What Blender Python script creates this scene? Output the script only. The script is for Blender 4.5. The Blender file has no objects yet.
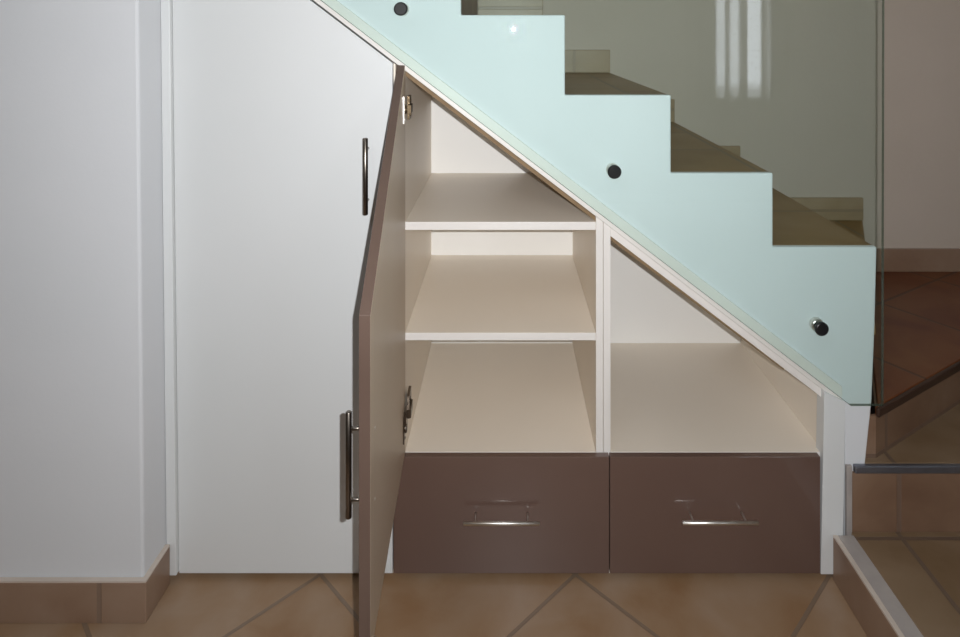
import bpy, bmesh, math
from mathutils import Vector, Matrix

scene = bpy.context.scene
C = scene.collection

# ------------------------------------------------------------------ camera
D = 1.6075          # distance of the lens from the cupboard fronts (m)
EYE = 1.3475        # lens height above the floor (m)
S = 400.0           # pixels per metre on the cupboard front plane
VX, VY = 506.0, 34.0

cd = bpy.data.cameras.new('camera')
cam = bpy.data.objects.new('camera', cd)
C.objects.link(cam)
cam.location = (0, -D, EYE)
cam.rotation_euler = (math.radians(90), 0, 0)
cd.sensor_width = 36
cd.lens = S * D / 960 * 36
cd.shift_x = (480 - VX) / 960
cd.shift_y = -(318.5 - VY) / 960
cd.clip_start = 0.02
scene.camera = cam

# ------------------------------------------------------------------ world, lights, exposure
w = bpy.data.worlds.new('daylight')
scene.world = w
w.use_nodes = True
bg = w.node_tree.nodes['Background']
bg.inputs['Color'].default_value = (0.85, 0.93, 1.0, 1)
bg.inputs['Strength'].default_value = 7.0

def area(name, loc, rot, sx, sy, power, col):
    l = bpy.data.lights.new(name, 'AREA')
    l.shape = 'RECTANGLE'; l.size = sx; l.size_y = sy
    l.energy = power; l.color = col
    o = bpy.data.objects.new(name, l)
    o.location = loc; o.rotation_euler = rot
    C.objects.link(o)
    return o

# flash of the compact camera, a few centimetres right of and above its lens
area('camera_flash', (0.036, -D - 0.01, EYE + 0.024), (math.radians(90), 0, 0), 0.008, 0.006, 21, (0.97, 0.985, 1.0))
# added soft fill light under the ceiling, with no visible lamp behind it
area('added_fill_light', (-1.1, -2.2, 3.1), (0, 0, 0), 0.9, 0.9, 7, (0.88, 0.94, 1.0))

vs = scene.view_settings
vs.view_transform = 'Standard'
vs.look = 'None'
vs.gamma = 1.0
vs.use_curve_mapping = False
vs.exposure = 0.40

# ------------------------------------------------------------------ helpers
def W(px, py, Y=0.0):
    """a point of the photograph, at world depth Y, as world X, Z"""
    r = D / (D + Y)
    return ((px - VX) / (S * r), EYE - (py - VY) / (S * r))

def zA(X):
    """height of the sloping upper line of the cupboards above world X"""
    return 1.0642 - 0.764 * X

def srgb(r, g, b):
    def f(c):
        c /= 255.0
        return c / 12.92 if c <= 0.04045 else ((c + 0.055) / 1.055) ** 2.4
    return (f(r), f(g), f(b), 1)

def new_mat(name):
    m = bpy.data.materials.new(name); m.use_nodes = True
    nt = m.node_tree
    return m, nt, nt.nodes['Principled BSDF']

def mottled(name, c1, c2, scale=3.0, rough=0.6, bump=0.0, bscale=60, metal=0.0, coat=0.0, coat_rough=0.05, spec=0.5, detail=4):
    m, nt, b = new_mat(name)
    tc = nt.nodes.new('ShaderNodeTexCoord')
    nz = nt.nodes.new('ShaderNodeTexNoise'); nz.inputs['Scale'].default_value = scale; nz.inputs['Detail'].default_value = detail
    nt.links.new(tc.outputs['Object'], nz.inputs['Vector'])
    cr = nt.nodes.new('ShaderNodeValToRGB')
    cr.color_ramp.elements[0].position = 0.3; cr.color_ramp.elements[1].position = 0.7
    cr.color_ramp.elements[0].color = c1; cr.color_ramp.elements[1].color = c2
    nt.links.new(nz.outputs['Fac'], cr.inputs['Fac'])
    nt.links.new(cr.outputs['Color'], b.inputs['Base Color'])
    b.inputs['Roughness'].default_value = rough
    b.inputs['Metallic'].default_value = metal
    b.inputs['Specular IOR Level'].default_value = spec
    b.inputs['Coat Weight'].default_value = coat
    b.inputs['Coat Roughness'].default_value = coat_rough
    if bump:
        n2 = nt.nodes.new('ShaderNodeTexNoise'); n2.inputs['Scale'].default_value = bscale; n2.inputs['Detail'].default_value = 3
        nt.links.new(tc.outputs['Object'], n2.inputs['Vector'])
        bp = nt.nodes.new('ShaderNodeBump'); bp.inputs['Strength'].default_value = bump; bp.inputs['Distance'].default_value = 0.002
        nt.links.new(n2.outputs['Fac'], bp.inputs['Height'])
        nt.links.new(bp.outputs['Normal'], b.inputs['Normal'])
    return m

def tiles(name, size, loc, rotz, dark, mid, light, grout, rough=0.38, plane='XY', mortar=0.006):
    """fired clay tiles with mottled faces and grout lines"""
    m, nt, b = new_mat(name)
    L = nt.links
    tc = nt.nodes.new('ShaderNodeTexCoord')
    src = tc.outputs['Object']
    if plane == 'XZ':
        sp = nt.nodes.new('ShaderNodeSeparateXYZ'); cb = nt.nodes.new('ShaderNodeCombineXYZ')
        L.new(src, sp.inputs[0]); L.new(sp.outputs['X'], cb.inputs['X']); L.new(sp.outputs['Z'], cb.inputs['Y'])
        src = cb.outputs[0]
    mp = nt.nodes.new('ShaderNodeMapping'); mp.vector_type = 'TEXTURE'
    mp.inputs['Location'].default_value = loc; mp.inputs['Rotation'].default_value = (0, 0, rotz)
    L.new(src, mp.inputs['Vector'])
    br = nt.nodes.new('ShaderNodeTexBrick')
    br.offset = 0.0; br.squash = 1.0
    br.inputs['Scale'].default_value = 1.0
    br.inputs['Mortar Size'].default_value = mortar
    br.inputs['Mortar Smooth'].default_value = 0.15
    br.inputs['Brick Width'].default_value = size; br.inputs['Row Height'].default_value = size
    br.inputs['Color1'].default_value = (0, 0, 0, 1); br.inputs['Color2'].default_value = (1, 1, 1, 1)
    L.new(mp.outputs[0], br.inputs['Vector'])
    nz = nt.nodes.new('ShaderNodeTexNoise'); nz.inputs['Scale'].default_value = 5.5; nz.inputs['Detail'].default_value = 5
    nz.inputs['Distortion'].default_value = 0.4
    L.new(tc.outputs['Object'], nz.inputs['Vector'])
    ad = nt.nodes.new('ShaderNodeMath'); ad.operation = 'MULTIPLY_ADD'; ad.inputs[1].default_value = 0.14
    rgb = nt.nodes.new('ShaderNodeRGBToBW'); L.new(br.outputs['Color'], rgb.inputs[0])
    L.new(rgb.outputs[0], ad.inputs[0]); L.new(nz.outputs['Fac'], ad.inputs[2])
    cr = nt.nodes.new('ShaderNodeValToRGB')
    e = cr.color_ramp.elements
    e[0].position = 0.32; e[0].color = dark
    e[1].position = 0.78; e[1].color = light
    x = e.new(0.54); x.color = mid
    L.new(ad.outputs[0], cr.inputs['Fac'])
    mx = nt.nodes.new('ShaderNodeMix'); mx.data_type = 'RGBA'
    L.new(br.outputs['Fac'], mx.inputs['Factor'])
    L.new(cr.outputs['Color'], mx.inputs['A']); mx.inputs['B'].default_value = grout
    L.new(mx.outputs['Result'], b.inputs['Base Color'])
    b.inputs['Roughness'].default_value = rough
    bp = nt.nodes.new('ShaderNodeBump'); bp.invert = True
    bp.inputs['Strength'].default_value = 0.5; bp.inputs['Distance'].default_value = 0.002
    L.new(br.outputs['Fac'], bp.inputs['Height'])
    L.new(bp.outputs['Normal'], b.inputs['Normal'])
    return m

M = {}
M['plaster'] = mottled('white_plaster', srgb(218, 220, 223), srgb(224, 225, 228), 2.0, 0.75, 0.1, 90)
M['plaster_back'] = mottled('stairwell_plaster', srgb(196, 182, 168), srgb(204, 190, 177), 2.0, 0.7, 0.2, 80)
M['room'] = mottled('beige_room_paint', srgb(150, 140, 126), srgb(158, 148, 134), 2.0, 0.8)
M['ceiling'] = mottled('ceiling_paint', srgb(205, 204, 200), srgb(212, 211, 206), 2.0, 0.8)
M['white'] = mottled('white_lacquer', srgb(217, 219, 219), srgb(222, 223, 223), 1.5, 0.4, 0.03, 25, coat=0.15, coat_rough=0.3)
M['carcass'] = mottled('cream_melamine', srgb(238, 226, 210), srgb(242, 231, 216), 2.5, 0.42)
M['carcass_back'] = mottled('pale_melamine', srgb(248, 246, 242), srgb(250, 248, 244), 2.5, 0.45)
M['edge'] = mottled('pale_edge_banding', srgb(226, 221, 216), srgb(232, 227, 222), 4, 0.4)
M['shaded_board'] = mottled('shaded_board_edge', srgb(122, 99, 70), srgb(136, 112, 82), 30, 0.7)  # unbanded board edge, brown with its shade put into the colour
M['brown'] = mottled('taupe_gloss_laminate', srgb(97, 75, 67), srgb(102, 80, 71), 3, 0.35, coat=0.7, coat_rough=0.06)
M['brown_edge'] = mottled('taupe_edge_banding', srgb(92, 74, 65), srgb(98, 80, 71), 6, 0.4)
M['door_in'] = mottled('beige_laminate', srgb(192, 174, 154), srgb(198, 180, 161), 2.5, 0.4)
M['steel'] = mottled('brushed_steel', srgb(225, 220, 214), srgb(236, 232, 226), 40, 0.3, metal=1.0)
M['dark_steel'] = mottled('satin_nickel', srgb(118, 110, 102), srgb(132, 124, 116), 40, 0.3, metal=1.0)
M['dark_metal'] = mottled('dark_bronze_metal', srgb(84, 72, 56), srgb(98, 84, 66), 40, 0.35, metal=1.0)
M['black'] = mottled('black_cap', srgb(26, 26, 28), srgb(34, 33, 34), 30, 0.3)
M['nose'] = mottled('anodised_step_trim', srgb(120, 122, 132), srgb(138, 140, 150), 20, 0.35, metal=0.8)
M['dark_nose'] = mottled('dark_brown_nosing', srgb(58, 40, 32), srgb(70, 50, 40), 20, 0.4)
M['border'] = mottled('grey_render_border', srgb(160, 152, 148), srgb(172, 163, 158), 18, 0.7, 0.5, 80)
M['curtain'] = mottled('curtain_linen', srgb(120, 112, 100), srgb(132, 124, 112), 20, 0.9)
G1 = srgb(134, 119, 108)
M['floor'] = tiles('terracotta_floor', 0.449, (0.1725, -0.004, 0), math.radians(45),
                   srgb(136, 100, 66), srgb(150, 121, 93), srgb(160, 136, 114), srgb(128, 108, 90), mortar=0.005)
M['tread'] = tiles('terracotta_tread', 0.33, (0.972, 0.0, 0), 0,
                   srgb(128, 96, 50), srgb(144, 112, 66), srgb(154, 124, 84), srgb(122, 104, 76))
M['platform'] = tiles('terracotta_platform', 0.45, (0.972, -0.03, 0), 0,
                   srgb(116, 92, 66), srgb(130, 108, 84), srgb(142, 120, 98), srgb(106, 88, 74))
M['riser'] = tiles('terracotta_riser', 0.45, (0.978, -0.17, 0), 0,
                   srgb(112, 84, 66), srgb(128, 100, 80), srgb(142, 116, 96), srgb(116, 94, 80), plane='XZ')
M['winder'] = tiles('terracotta_winder', 0.40, (1.52, 0.3, 0), math.radians(32),
                   srgb(96, 46, 24), srgb(112, 64, 34), srgb(122, 78, 46), srgb(84, 54, 38))
M['skirt'] = tiles('terracotta_skirting', 0.40, (-0.93, -0.15, 0), 0,
                   srgb(128, 98, 78), srgb(144, 117, 97), srgb(154, 129, 110), srgb(132, 110, 94), plane='XZ')
M['stair_skirt'] = tiles('sandy_stair_skirting', 0.40, (-0.93, -0.15, 0), 0,
                   srgb(152, 130, 102), srgb(164, 142, 114), srgb(174, 152, 126), srgb(148, 128, 104), plane='XZ')
M['skirt_top'] = mottled('pale_skirting_cap', srgb(196, 182, 170), srgb(208, 195, 184), 10, 0.6)

def make_glass():
    m = bpy.data.materials.new('green_tinted_glass'); m.use_nodes = True
    nt = m.node_tree; nt.nodes.clear(); L = nt.links
    out = nt.nodes.new('ShaderNodeOutputMaterial')
    tr = nt.nodes.new('ShaderNodeBsdfTransparent'); tr.inputs['Color'].default_value = (0.945, 0.993, 0.980, 1)
    gl = nt.nodes.new('ShaderNodeBsdfGlossy'); gl.inputs['Roughness'].default_value = 0.0
    fr = nt.nodes.new('ShaderNodeFresnel'); fr.inputs['IOR'].default_value = 1.62
    ge = nt.nodes.new('ShaderNodeNewGeometry')
    inv = nt.nodes.new('ShaderNodeMath'); inv.operation = 'SUBTRACT'; inv.inputs[0].default_value = 1.0
    L.new(ge.outputs['Backfacing'], inv.inputs[1])
    mu = nt.nodes.new('ShaderNodeMath'); mu.operation = 'MULTIPLY'
    L.new(fr.outputs[0], mu.inputs[0]); L.new(inv.outputs[0], mu.inputs[1])
    mx = nt.nodes.new('ShaderNodeMixShader')
    L.new(mu.outputs[0], mx.inputs['Fac']); L.new(tr.outputs[0], mx.inputs[1]); L.new(gl.outputs[0], mx.inputs[2])
    L.new(mx.outputs[0], out.inputs['Surface'])
    return m
M['glass'] = make_glass()
def make_glass_edge():
    m = bpy.data.materials.new('ground_glass_edge'); m.use_nodes = True
    nt = m.node_tree; nt.nodes.clear(); L = nt.links
    out = nt.nodes.new('ShaderNodeOutputMaterial')
    tr = nt.nodes.new('ShaderNodeBsdfTransparent'); tr.inputs['Color'].default_value = (0.50, 0.56, 0.50, 1)
    p = nt.nodes.new('ShaderNodeBsdfPrincipled'); p.inputs['Base Color'].default_value = srgb(90, 104, 94); p.inputs['Roughness'].default_value = 0.3
    mx = nt.nodes.new('ShaderNodeMixShader'); mx.inputs['Fac'].default_value = 0.35
    L.new(tr.outputs[0], mx.inputs[1]); L.new(p.outputs[0], mx.inputs[2]); L.new(mx.outputs[0], out.inputs['Surface'])
    return m
M['glass_edge'] = make_glass_edge()

def link(name, bm, mats, parent=None, bevel=0.0, smooth=False):
    me = bpy.data.meshes.new(name)
    bmesh.ops.recalc_face_normals(bm, faces=bm.faces)
    bm.to_mesh(me); bm.free()
    o = bpy.data.objects.new(name, me); C.objects.link(o)
    for m in (mats if isinstance(mats, (list, tuple)) else [mats]):
        me.materials.append(M[m])
    if smooth:
        for p in me.polygons: p.use_smooth = True
    if parent:
        o.parent = parent
        o.matrix_parent_inverse = Matrix.Translation(-wloc(parent))
    if bevel:
        b = o.modifiers.new('soft edges', 'BEVEL'); b.width = bevel; b.segments = 2; b.limit_method = 'ANGLE'; b.angle_limit = math.radians(30)
    return o

WL = {}
def wloc(p): return WL.get(p.name, Vector((0, 0, 0)))

def thing(name, label, cat, loc, group=None):
    o = bpy.data.objects.new(name, None); C.objects.link(o)
    o.location = loc; o.empty_display_size = 0.1
    WL[o.name] = Vector(loc)
    o['label'] = label; o['category'] = cat
    if group: o['group'] = group
    return o

def tag(o, label, cat=None, kind=None):
    o['label'] = label
    if cat: o['category'] = cat
    if kind: o['kind'] = kind
    return o

def prism(bm, pts, y0, y1):
    """polygon in X,Z extruded along Y"""
    a = [bm.verts.new((x, y0, z)) for x, z in pts]
    b = [bm.verts.new((x, y1, z)) for x, z in pts]
    fs = [bm.faces.new(a), bm.faces.new(b[::-1])]
    n = len(pts)
    for i in range(n):
        fs.append(bm.faces.new((a[i], b[i], b[(i + 1) % n], a[(i + 1) % n])))
    return fs

def slab(bm, pts, z0, z1):
    """polygon in X,Y extruded along Z"""
    a = [bm.verts.new((x, y, z0)) for x, y in pts]
    b = [bm.verts.new((x, y, z1)) for x, y in pts]
    bm.faces.new(a); bm.faces.new(b[::-1])
    n = len(pts)
    for i in range(n):
        bm.faces.new((a[i], b[i], b[(i + 1) % n], a[(i + 1) % n]))

def box(bm, x0, x1, y0, y1, z0, z1):
    prism(bm, [(x0, z0), (x1, z0), (x1, z1), (x0, z1)], y0, y1)

def rod(bm, p, q, r, seg=20, dome=0.0):
    p, q = Vector(p), Vector(q)
    d = (q - p); L = d.length; d.normalize()
    up = Vector((0, 0, 1)) if abs(d.z) < 0.9 else Vector((1, 0, 0))
    u = d.cross(up).normalized(); v = d.cross(u)
    c = min(r * 0.25, L * 0.3)
    prof = [(0, r - c), (c, r), (L - c, r), (L, r - c)]
    rings = []
    for t, rr in prof:
        rings.append([bm.verts.new(p + d * t + (u * math.cos(k * 2 * math.pi / seg) + v * math.sin(k * 2 * math.pi / seg)) * rr) for k in range(seg)])
    for i in range(len(rings) - 1):
        for k in range(seg):
            bm.faces.new((rings[i][k], rings[i][(k + 1) % seg], rings[i + 1][(k + 1) % seg], rings[i + 1][k]))
    bm.faces.new(rings[0][::-1]); bm.faces.new(rings[-1])

def one(fn, name, mats, parent=None, bevel=0.0, smooth=False):
    bm = bmesh.new(); fn(bm)
    return link(name, bm, mats, parent, bevel, smooth)

def P(name, pts, y0, y1, mat, parent=None, bevel=0.0):
    return one(lambda bm: prism(bm, pts, y0, y1), name, mat, parent, bevel)
def B(name, x0, x1, y0, y1, z0, z1, mat, parent=None, bevel=0.0):
    return one(lambda bm: box(bm, x0, x1, y0, y1, z0, z1), name, mat, parent, bevel)

# ------------------------------------------------------------------ room shell
XL, XR, YB, YR, ZC = -2.4, 2.3, 0.945, -3.6, 3.2
LX = -0.834                      # corner of the projecting wall on the left
LY = -0.126
tag(B('floor', XL - .1, XR + .1, YR - .1, YB + .1, -0.1, 0.0, 'floor'), 'brown terracotta tiled floor laid diagonally', 'floor', 'structure')
tag(B('ceiling', XL - .1, XR + .1, YR - .1, YB + .1, ZC, ZC + 0.1, 'ceiling'), 'plain white ceiling above the room', 'ceiling', 'structure')
tag(B('wall_back', XL, XR, YB, YB + 0.1, 0, ZC, 'plaster_back'), 'plastered stairwell wall behind the steps', 'wall', 'structure')
tag(B('wall_right', XR, XR + 0.1, YR, YB, 0, ZC, 'room'), 'plastered wall to the right of the stairs', 'wall', 'structure')
LT = LX - 0.015
def wl(bm):
    k = (LT - LX) / 1.45                       # the corner leans slightly, as in the photograph
    prism(bm, [(XL - 0.1, 0), (LX, 0), (LX + k * ZC, ZC), (XL - 0.1, ZC)], LY, YB - 0.001)
tag(one(wl, 'wall_left', 'plaster', bevel=0.006), 'white plastered wall left of the tall cupboard', 'wall', 'structure')
tag(B('wall_outer', XL - 0.1, XL, YR, LY - 0.001, 0, ZC, 'room'), 'plastered side wall of the room', 'wall', 'structure')

# rear wall with its window, seen only as a reflection in the glass
WX0, WX1, WZ0, WZ1 = 1.45, 2.2, 0.76, 2.1
def rear(bm):
    box(bm, XL, WX0, YR - 0.1, YR, 0, ZC); box(bm, WX1, XR, YR - 0.1, YR, 0, ZC)
    box(bm, WX0, WX1, YR - 0.1, YR, 0, WZ0); box(bm, WX0, WX1, YR - 0.1, YR, WZ1, ZC)
tag(one(rear, 'wall_rear', 'room'), 'plastered wall with the curtained window', 'wall', 'structure')
def wframe(bm):
    box(bm, WX0, WX0 + .04, YR - .08, YR - .04, WZ0, WZ1); box(bm, WX1 - .04, WX1, YR - .08, YR - .04, WZ0, WZ1)
    box(bm, WX0 + .04, WX1 - .04, YR - .08, YR - .04, WZ0, WZ0 + .05); box(bm, WX0 + .04, WX1 - .04, YR - .08, YR - .04, WZ1 - .05, WZ1)
tag(one(wframe, 'window_1', 'white'), 'white framed window behind the photographer', 'window', 'structure')
def curtain_material():  # clear bands placed to draw the light streaks reflected in the glass
    m, nt, p = new_mat('streak_band_curtain'); L = nt.links
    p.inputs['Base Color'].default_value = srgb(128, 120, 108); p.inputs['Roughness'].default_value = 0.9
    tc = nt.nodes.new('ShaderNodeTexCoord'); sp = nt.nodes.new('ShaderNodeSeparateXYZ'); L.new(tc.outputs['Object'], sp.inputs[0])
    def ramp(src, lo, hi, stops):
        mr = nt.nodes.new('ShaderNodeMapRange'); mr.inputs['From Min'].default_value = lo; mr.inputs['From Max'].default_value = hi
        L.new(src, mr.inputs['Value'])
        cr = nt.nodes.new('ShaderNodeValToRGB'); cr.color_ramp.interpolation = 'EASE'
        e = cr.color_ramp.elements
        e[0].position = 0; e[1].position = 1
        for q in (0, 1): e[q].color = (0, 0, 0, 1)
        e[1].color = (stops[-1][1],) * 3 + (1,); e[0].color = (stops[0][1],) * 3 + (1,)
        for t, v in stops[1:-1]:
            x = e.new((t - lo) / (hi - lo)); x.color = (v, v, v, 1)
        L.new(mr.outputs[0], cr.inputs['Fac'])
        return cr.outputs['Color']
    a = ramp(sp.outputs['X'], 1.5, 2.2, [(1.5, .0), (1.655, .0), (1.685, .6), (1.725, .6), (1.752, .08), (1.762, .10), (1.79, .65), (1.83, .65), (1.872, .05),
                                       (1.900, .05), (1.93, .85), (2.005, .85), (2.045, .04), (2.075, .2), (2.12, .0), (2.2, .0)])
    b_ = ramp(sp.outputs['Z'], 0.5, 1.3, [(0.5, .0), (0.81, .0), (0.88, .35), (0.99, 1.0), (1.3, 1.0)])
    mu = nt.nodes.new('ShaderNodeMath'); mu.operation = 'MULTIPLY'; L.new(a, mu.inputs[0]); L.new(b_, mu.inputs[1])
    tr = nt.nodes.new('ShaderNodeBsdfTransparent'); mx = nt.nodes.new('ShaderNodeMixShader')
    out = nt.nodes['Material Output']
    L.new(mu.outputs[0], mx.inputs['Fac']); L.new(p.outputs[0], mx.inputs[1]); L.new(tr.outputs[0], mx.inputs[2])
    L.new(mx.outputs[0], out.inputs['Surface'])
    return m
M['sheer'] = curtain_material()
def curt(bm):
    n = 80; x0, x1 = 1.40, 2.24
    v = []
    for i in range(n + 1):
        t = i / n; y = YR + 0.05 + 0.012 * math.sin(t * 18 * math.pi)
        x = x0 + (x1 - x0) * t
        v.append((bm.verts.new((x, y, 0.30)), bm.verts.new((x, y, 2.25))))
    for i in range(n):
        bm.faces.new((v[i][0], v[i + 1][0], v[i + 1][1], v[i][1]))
tag(one(curt, 'curtain', 'sheer', smooth=True), 'unseen sheer curtain over the window, clear bands added to reflect as light streaks', 'curtain')

# baseboard of the left wall : front run and short return
def bl(bm):
    slab(bm, [(XL, LY - 0.012), (LX + 0.011, LY - 0.012), (LX + 0.011, -0.032), (LX - 0.001, -0.032), (LX - 0.001, LY - 0.001), (XL, LY - 0.001)], 0, 0.092)
o = tag(one(bl, 'baseboard_left', 'skirt', bevel=0.002), 'brown clay tile baseboard along the left wall', 'baseboard', 'structure')
def blc(bm):
    slab(bm, [(XL, LY - 0.012), (LX + 0.011, LY - 0.012), (LX + 0.011, -0.032), (LX - 0.001, -0.032), (LX - 0.001, LY - 0.001), (XL, LY - 0.001)], 0.0925, 0.0975)
tag(one(blc, 'trim_4', 'skirt_top', bevel=0.001), 'pale cap line on top of the left baseboard', 'trim', 'structure')

# ------------------------------------------------------------------ staircase
st = thing('staircase', 'white plastered staircase with brown tiled steps behind green glass', 'stairs', (0.9, 0.4, 0))
ex = [172, 253, 357, 461, 565, 671, 773, 877]            # step edges on the front plane, pixels
lz = [1.99, 1.79, 1.595, 1.395, 1.195, 1.0, 0.815]       # tread heights, the same order
eX = [(x - VX) / S for x in ex]; eX[0] = LX + 0.003
RX = eX[-1]
def profile(dz):
    pts = []
    for i, z in enumerate(lz):
        pts.append((eX[i], z - dz)); pts.append((eX[i + 1], z - dz))
    return pts
X0 = eX[0]
low = 0.003
px_end = 0.8475
tail = [W(875, 327), W(872, 400), W(865, 467), (0.889, 0.0), (px_end, 0.0), (px_end, zA(px_end) + low), (X0, zA(X0) + low)]
side = profile(0.0) + tail
P('side_wall', side, 0.0, 0.018, 'plaster', st, bevel=0.0035)
core = [(x - 0.012 if i % 2 else x - (0.012 if i else 0), z) for i, (x, z) in enumerate(profile(0.025))]
core_tail = [(RX - 0.012, 0.60), (px_end + 0.03, 0.30), (px_end + 0.03, 0.0), (px_end, 0.0), (px_end, zA(px_end) + low), (X0, zA(X0) + low)]
P('stair_body', core + core_tail, 0.0185, YB - 0.001, 'plaster', st)
for i, z in enumerate(lz):
    B('tread', eX[i], eX[i + 1] + 0.0, 0.0185, YB - 0.002, z - 0.0245, z - 0.001, 'tread', st, bevel=0.003)
    zb = lz[i + 1] if i + 1 < len(lz) else 0.61
    B('riser', eX[i + 1] - 0.0115, eX[i + 1] - 0.001, 0.0185, YB - 0.002, zb + 0.0, z - 0.025, 'riser', st)
    B('skirting_tile', eX[i] + 0.001, eX[i + 1] - 0.001, YB - 0.013, YB - 0.001, z, z + 0.09, 'stair_skirt', st, bevel=0.002)
# winder steps that turn to the right
PV = (0.9325, 0.012)
def S_(name, pts, z0, z1, mat, bevel=0.0):
    return one(lambda bm: slab(bm, pts, z0, z1), name, mat, st, bevel)
XE = XR - 0.05
e_edge = [(PV[0], PV[1]), (1.4125, YB - 0.002)]
f_edge = [(PV[0] + 0.002, PV[1]), (XE, PV[1] + (XE - PV[0]) * 0.625)]
gx0 = 0.893
S_('winder_riser', [(0.90, 0.02), (PV[0] - 0.01, 0.02), (1.40, YB - 0.003), (0.90, YB - 0.003)], 0.0, 0.585, 'riser')
S_('winder_tread', [(RX + 0.0005, PV[1] + 0.006), (PV[0] + 0.002, PV[1] + 0.006), (1.4145, YB - 0.002), (RX + 0.0005, YB - 0.002)], 0.5855, 0.61, 'tread', 0.003)
n_ = Vector((0.625, -1.0)).normalized() * 0.012
S_('winder_riser', [(0.900, 0.0192), (0.936, 0.0192), (XE, f_edge[1][1] + 0.014), (XE, YB - 0.003), (1.41, YB - 0.003), (0.9405, 0.0285)], 0.0, 0.382, 'riser')
S_('winder_tread', [(0.93, PV[1] - 0.0), (XE, f_edge[1][1]), (XE, YB - 0.002), (1.4155, YB - 0.002), (0.948, PV[1] + 0.022)], 0.3825, 0.4075, 'winder', 0.003)
def fnose(bm):
    a = Vector((0.93, PV[1], 0)); b = Vector((XE, f_edge[1][1], 0))
    d = (b - a).normalized(); n = Vector((d.y, -d.x, 0))
    pts = [a + n * 0.010, b + n * 0.010, b + n * 0.0005, a + n * 0.0005]
    slab(bm, [(p.x, p.y) for p in pts], 0.384, 0.4065)
one(fnose, 'step_nosing', 'dark_nose', st, bevel=0.003)
S_('step_riser', [(px_end + 0.052, 0.0), (XE, 0.0), (XE, f_edge[1][1] + 0.005), (0.95, 0.025)], 0.0, 0.249, 'riser')
S_('step_tread', [(px_end + 0.045, 0.0), (XE, 0.0), (XE, f_edge[1][1] + 0.012), (0.945, 0.030), (0.905, 0.0195)], 0.2495, 0.2745, 'platform', 0.002)
nose = B('step_nosing', 0.866, XE, -0.013, -0.0005, 0.256, 0.2755, 'nose', st, bevel=0.003)
nose['label'] = 'blue grey metal nosing strip on the step edge'
B('step_riser', 0.8615, XE, -0.008, -0.0008, 0.08, 0.2555, 'riser', st)
B('border', 0.8465, 0.861, -0.010, -0.0005, 0.09, 0.2735, 'border', st, bevel=0.002)
# broad lowest step in front
YP = -0.95
PXL = 0.8075
B('platform_body', PXL + 0.012, XE, YP, -0.020, 0.0, 0.084, 'riser', st)
B('platform_tread', 0.8585, XE, YP, -0.0085, 0.0845, 0.11, 'platform', st, bevel=0.002)
B('platform_border', PXL + 0.012, 0.858, YP, -0.020, 0.0845, 0.1105, 'border', st, bevel=0.0015)
B('platform_skirting', PXL, PXL + 0.0115, YP, -0.020, 0.0, 0.105, 'skirt', st, bevel=0.001)
B('skirting_cap', PXL, PXL + 0.0115, YP, -0.020, 0.1055, 0.111, 'skirt_top', st, bevel=0.001)
# clay skirting on the stairwell wall beside the winders
B('skirting_tile', RX + 0.001, 1.4125, YB - 0.013, YB - 0.001, 0.6105, 0.70, 'stair_skirt', st, bevel=0.002)
B('skirting_tile', 1.416, XE, YB - 0.013, YB - 0.001, 0.408, 0.4975, 'skirt', st, bevel=0.002)

# ------------------------------------------------------------------ white trims round the cupboards
FY = -0.018
def slope_strip(x0, x1, a, b, y0, y1, name, mat, parent=None, bevel=0.0):
    return P(name, [(x0, zA(x0) + a), (x1, zA(x1) + a), (x1, zA(x1) + b), (x0, zA(x0) + b)], y0, y1, mat, parent, bevel)
LK = (LT - LX) / 1.45
tag(P('trim_1', [(LX + 0.001, 0.018), (W(176.3, 573, -0.03)[0], 0.018), (W(176.3, 573, -0.03)[0] + (W(170.5, 0)[0] - W(177, 0)[0]) * 1.70 / 1.40, 1.70), (LX + 0.001 + LK * 1.7, 1.70)], -0.03, 0.3, 'white', bevel=0.002), 'narrow white filler strip left of the tall cupboard door', 'trim', 'structure')
jb = [W(820.5, 574.5, FY), W(838.5, 574.5, FY), W(838.5, 549, FY), W(843, 549, FY), W(845.5, 402, FY), W(824.5, 392, FY)]
jb = [(max(x, 0.7785), max(z, 0.0)) for x, z in jb]
tag(P('trim_2', jb, FY, 0.02, 'white', bevel=0.0012), 'white end panel right of the lower right drawer', 'trim', 'structure')
tag(slope_strip(X0, 0.836, 0.0005, 0.045, -0.010, -0.0005, 'trim_3', 'edge', bevel=0.002), 'sloping white trim board under the glass edge', 'trim', 'structure')

# ------------------------------------------------------------------ cupboard handle builder
def bar_handle(parent, p, q, out, posts, r, mat='steel', pr=0.0035):
    """bar from p to q standing off its door along 'out' (a vector from bar to door)"""
    def fn(bm):
        rod(bm, p, q, r)
        P_, Q_ = Vector(p), Vector(q)
        for t in posts:
            c = P_.lerp(Q_, t)
            rod(bm, c, c + Vector(out), pr, 14)
    o = one(fn, 'handle', mat, parent)
    for f in o.data.polygons: f.use_smooth = len(f.vertices) == 4
    return o

DEP = 0.568
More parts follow.
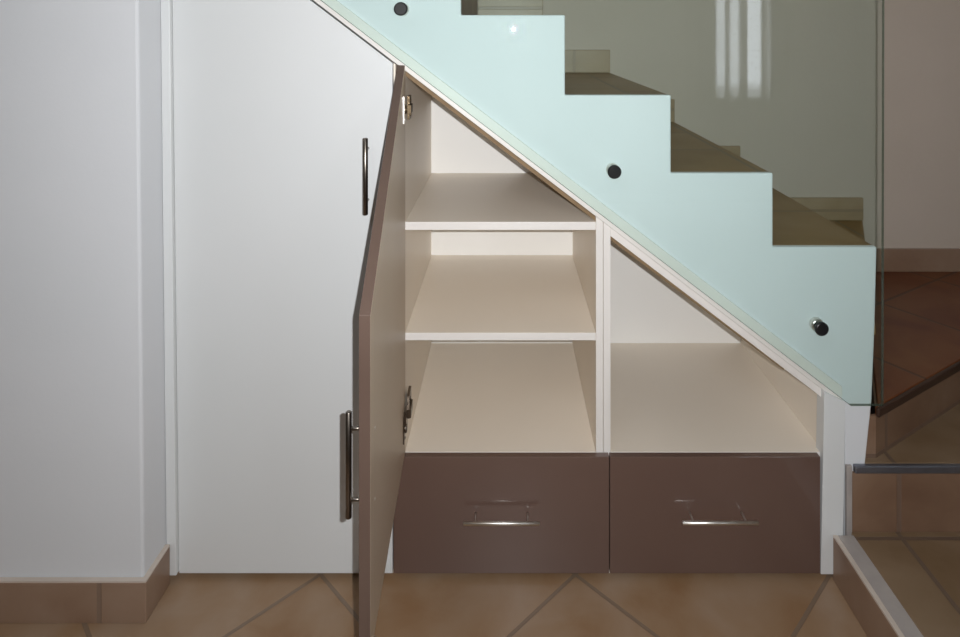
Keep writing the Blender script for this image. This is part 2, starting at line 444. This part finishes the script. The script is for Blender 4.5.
# ------------------------------------------------------------------ tall cupboard with the white door
c1 = thing('tall_cupboard', 'tall white cupboard with sloping top and a closed white door', 'cupboard', (-0.54, 0.25, 0))
dx0 = W(179, 0, FY)[0]; dx1 = W(392.5, 0, FY)[0]; dx0t = dx0 - 0.0163 * 1.2
P('side_panel', [(X0 + 0.03, 0), (X0 + 0.048, 0), (X0 + 0.048, zA(X0 + .048) - .004), (X0 + 0.03, zA(X0 + .03) - .004)], 0.001, DEP, 'carcass', c1)
P('side_panel', [(-0.2945, 0), (-0.2765, 0), (-0.2765, zA(-0.2765) - .004), (-0.2945, zA(-0.2945) - .004)], 0.001, DEP, 'carcass', c1)
P('back_panel', [(X0 + 0.049, 0.0), (-0.295, 0.0), (-0.295, zA(-0.295) - .004), (X0 + 0.049, zA(X0 + .049) - .004)], DEP - 0.008, DEP, 'carcass_back', c1)
d1 = P('door', [(dx0, 0.014), (dx1, 0.014), (dx1, zA(dx1) - 0.0035), (dx0t, zA(dx0t) - 0.0035)], FY, 0.0, 'white', c1, bevel=0.0012)
hx, hz0 = W(365.3, 215, -0.05); hz1 = W(365.3, 138, -0.05)[1]
h = bar_handle(d1, (hx, -0.05, hz0), (hx, -0.05, hz1), (0, 0.032, 0), (0.16, 0.84), 0.0066, 'dark_steel')

# ------------------------------------------------------------------ middle cupboard, open door
def carcass(c, xl, xr, with_left=True):
    t = 0.0175
    for a in (xl, xr - t):
        P('side_panel', [(a, 0), (a + t, 0), (a + t, zA(a + t) - .001), (a, zA(a) - .001)], 0.0, DEP, ['carcass', 'edge'], c)
    P('back_panel', [(xl + t, 0.02), (xr - t, 0.02), (xr - t, zA(xr - t) - .003), (xl + t, zA(xl + t) - .003)], DEP, DEP + 0.008, 'carcass_back', c)

def front_edge(o, idx=1):
    for f in o.data.polygons:
        if f.normal.y < -0.9: f.material_index = idx

c2 = thing('shelf_cupboard', 'open shelf cupboard in the middle with taupe door ajar and drawer below', 'cupboard', (-0.01, 0.28, 0))
XA, XB = -0.27, 0.2425
carcass(c2, XA, XB)
ia, ib = XA + 0.0178, XB - 0.0178
def shelf(c, x0, x1, zt, th, y0=0.0):
    o = B('shelf', x0, x1, y0, DEP - 0.001, zt - th, zt, ['carcass', 'edge'], c, bevel=0.0008)
    front_edge(o); return o
shelf(c2, ia, ib, 0.8775, 0.0205, 0.001)
shelf(c2, ia, ib, 0.6, 0.0190, 0.001)
shelf(c2, ia, ib, 0.3025, 0.018)
def top_board(c, x0, x1, off, y0, mats, th=0.022):
    o = P('top_panel', [(x0, zA(x0) - off - th), (x1, zA(x1) - off - th), (x1, zA(x1) - off), (x0, zA(x0) - off)], y0, DEP - 0.001, mats, c)
    return o
xt = (1.0642 - 0.8775 - 0.024) / 0.764
tb = top_board(c2, ia, ib - 0.0, 0.000, 0.010, ['shaded_board', 'shaded_board'], 0.015)
tb['label'] = 'sloping board with shade painted into its brown'

def drawer(c, pxl, pxr, label=None):
    x0, x1 = W(pxl, 0, FY)[0], W(pxr, 0, FY)[0]
    def fn(bm): box(bm, x0, x1, FY, -0.0005, 0.014, 0.3022)
    d = one(fn, 'drawer', 'brown', c, bevel=0.001)
    def bx(bm):
        a, b_ = x0 + 0.04, x1 - 0.04
        box(bm, a, b_, 0.0, 0.45, 0.05, 0.062)
        box(bm, a, a + 0.012, 0.0, 0.45, 0.062, 0.20); box(bm, b_ - 0.012, b_, 0.0, 0.45, 0.062, 0.20)
        box(bm, a + 0.012, b_ - 0.012, 0.438, 0.45, 0.062, 0.20)
    one(bx, 'drawer_box', 'carcass', d)
    return d
dr1 = drawer(c2, 393.4, 609.2)
def dhandle(d, pxc, py=523.5):
    y = -0.018 - 0.034
    xc, z = W(pxc, py, y)
    hl = 0.0925
    bar_handle(d, (xc - hl, y, z), (xc + hl, y, z), (0, 0.034, 0), (0.5 - 0.064 / (2 * hl), 0.5 + 0.064 / (2 * hl)), 0.0048, 'steel', 0.0030)
dhandle(dr1, 501.5)

# open door, swung about the hinge side
W_D, T_D = 0.532, 0.0195
zb, zh, zf = 0.3065, 1.276, 0.8775
def od(bm):
    prism(bm, [(0, zb), (W_D, zb), (W_D, zf), (0, zh)], -T_D, 0.0)
bm = bmesh.new(); od(bm)
door = link('door', bm, ['brown', 'door_in', 'brown_edge'], c2)
for f in door.data.polygons:
    if f.normal.y > 0.9: f.material_index = 1
    elif abs(f.normal.y) < 0.1: f.material_index = 2
bv = door.modifiers.new('soft edges', 'BEVEL'); bv.width = 0.001; bv.segments = 2
door['label'] = 'taupe laminate door standing open, beige inside'
hp = Vector((-0.2515, -0.0015, 0))
RM = Matrix.Translation(hp) @ Matrix.Rotation(math.radians(-87.3), 4, 'Z')
door.matrix_parent_inverse = Matrix.Translation(-WL[c2.name])
door.matrix_basis = RM
def on_door(name, fn, mat, smooth=False):
    b_ = bmesh.new(); fn(b_)
    o = link(name, b_, mat)
    o.parent = door
    if smooth:
        for f in o.data.polygons: f.use_smooth = len(f.vertices) == 4
    return o
def dh(bm):
    u, v = 0.487, -T_D - 0.0255
    rod(bm, (u, v, 0.5064), (u, v, 0.6916), 0.0054)
    for z in (0.5385, 0.662): rod(bm, (u, v, z), (u, -T_D, z), 0.0035, 14)
on_door('handle', dh, 'dark_steel', True)
for z in (0.5385, 0.662):
    on_door('screw', lambda bm: rod(bm, (0.487, -0.0005, z), (0.487, 0.0012, z), 0.0028, 12), 'steel')
def hinge(zc, da):
    def fn(bm):
        # flange on the door, cup, arm and mounting plate
        box(bm, 0.030, 0.052, 0.0002, 0.0032, zc - 0.033, zc + 0.033)
        rod(bm, (0.041, 0.003, zc), (0.041, 0.009, zc), 0.010, 24)
        za = zc + da
        box(bm, 0.012, 0.046, 0.0034, 0.0070, min(za, zc) - 0.009, max(za, zc) + 0.009)
        box(bm, -0.012, 0.034, 0.0070, 0.0175, za - 0.010, za + 0.010)
        box(bm, -0.040, 0.004, 0.0045, 0.0110, za - 0.029, za + 0.029)
        rod(bm, (-0.004, 0.011, za - 0.018), (-0.004, 0.0145, za - 0.018), 0.0038, 14)
        rod(bm, (-0.004, 0.011, za + 0.018), (-0.004, 0.0145, za + 0.018), 0.0038, 14)
        rod(bm, (0.041, 0.003, zc + 0.024), (0.041, 0.005, zc + 0.024), 0.0032, 12)
        rod(bm, (0.041, 0.003, zc - 0.024), (0.041, 0.005, zc - 0.024), 0.0032, 12)
    return fn
uh = on_door('hinge', hinge(1.163, 0.0), 'steel')
uh.data.materials.append(M['dark_metal'])
for f in uh.data.polygons:
    if max(uh.data.vertices[v].co.y for v in f.vertices) > 0.0068 or f.center.x < 0.03: f.material_index = 1
on_door('hinge', hinge(0.388, 0.030), 'dark_steel')

# ------------------------------------------------------------------ right cupboard
c3 = thing('low_cupboard', 'low cupboard on the right with one open triangular bay over a drawer', 'cupboard', (0.52, 0.28, 0))
XC, XD = 0.2437, 0.812
carcass(c3, XC, XD)
ic, idd = XC + 0.0178, XD - 0.0178
shelf(c3, ic, idd, 0.3025, 0.018)
o = top_board(c3, ic, idd, 0.001, 0.0, ['edge'], 0.021)
o = P('top_lining', [(ic, zA(ic) - .0225 - .012), (0.70, zA(0.70) - .0225 - .006), (0.70, zA(0.70) - .0225), (ic, zA(ic) - .0225)], 0.012, DEP - 0.001, 'shaded_board', c3)  # thin brown strip, paints the shaded band under the top board
dr2 = drawer(c3, 610.0, 820.3)
dhandle(dr2, 720.3, 523)
for ob in bpy.data.objects:
    if ob.name.startswith('side_panel') and len(ob.data.materials) > 1: front_edge(ob)

# ------------------------------------------------------------------ glass balustrade with its round fixings
gb = thing('glass_balustrade', 'green tinted glass stair balustrade on three round black-capped fixings', 'balustrade', (0.1, -0.023, 0.45))
GY0, GY1 = -0.029, -0.019
def GP(px, py): return W(px, py, GY0)
gl_pts = [GP(170, 55 + .765 * (170 - 392)), GP(851, 406), GP(883.5, 406), GP(884.5, -40), GP(170, -560)]
def gfn(bm):
    fs = prism(bm, gl_pts, GY0, GY1)
    for f in fs[2:]: f.material_index = 1
one(gfn, 'glass_pane', ['glass', 'glass_edge'], gb)
for px, py in ((400.5, 8.8), (614.8, 172.3), (822.6, 329.8)):
    x, z = W(px, py, -0.039)
    sp = one(lambda bm: rod(bm, (x, -0.0186, z), (x, -0.0003, z), 0.0165, 32), 'spacer', 'steel', gb)
    for f in sp.data.polygons: f.use_smooth = len(f.vertices) == 4
    cp = one(lambda bm: rod(bm, (x, -0.0392, z), (x, -0.0294, z), 0.0168, 32), 'cap', 'black', gb)
    for f in cp.data.polygons: f.use_smooth = len(f.vertices) == 4
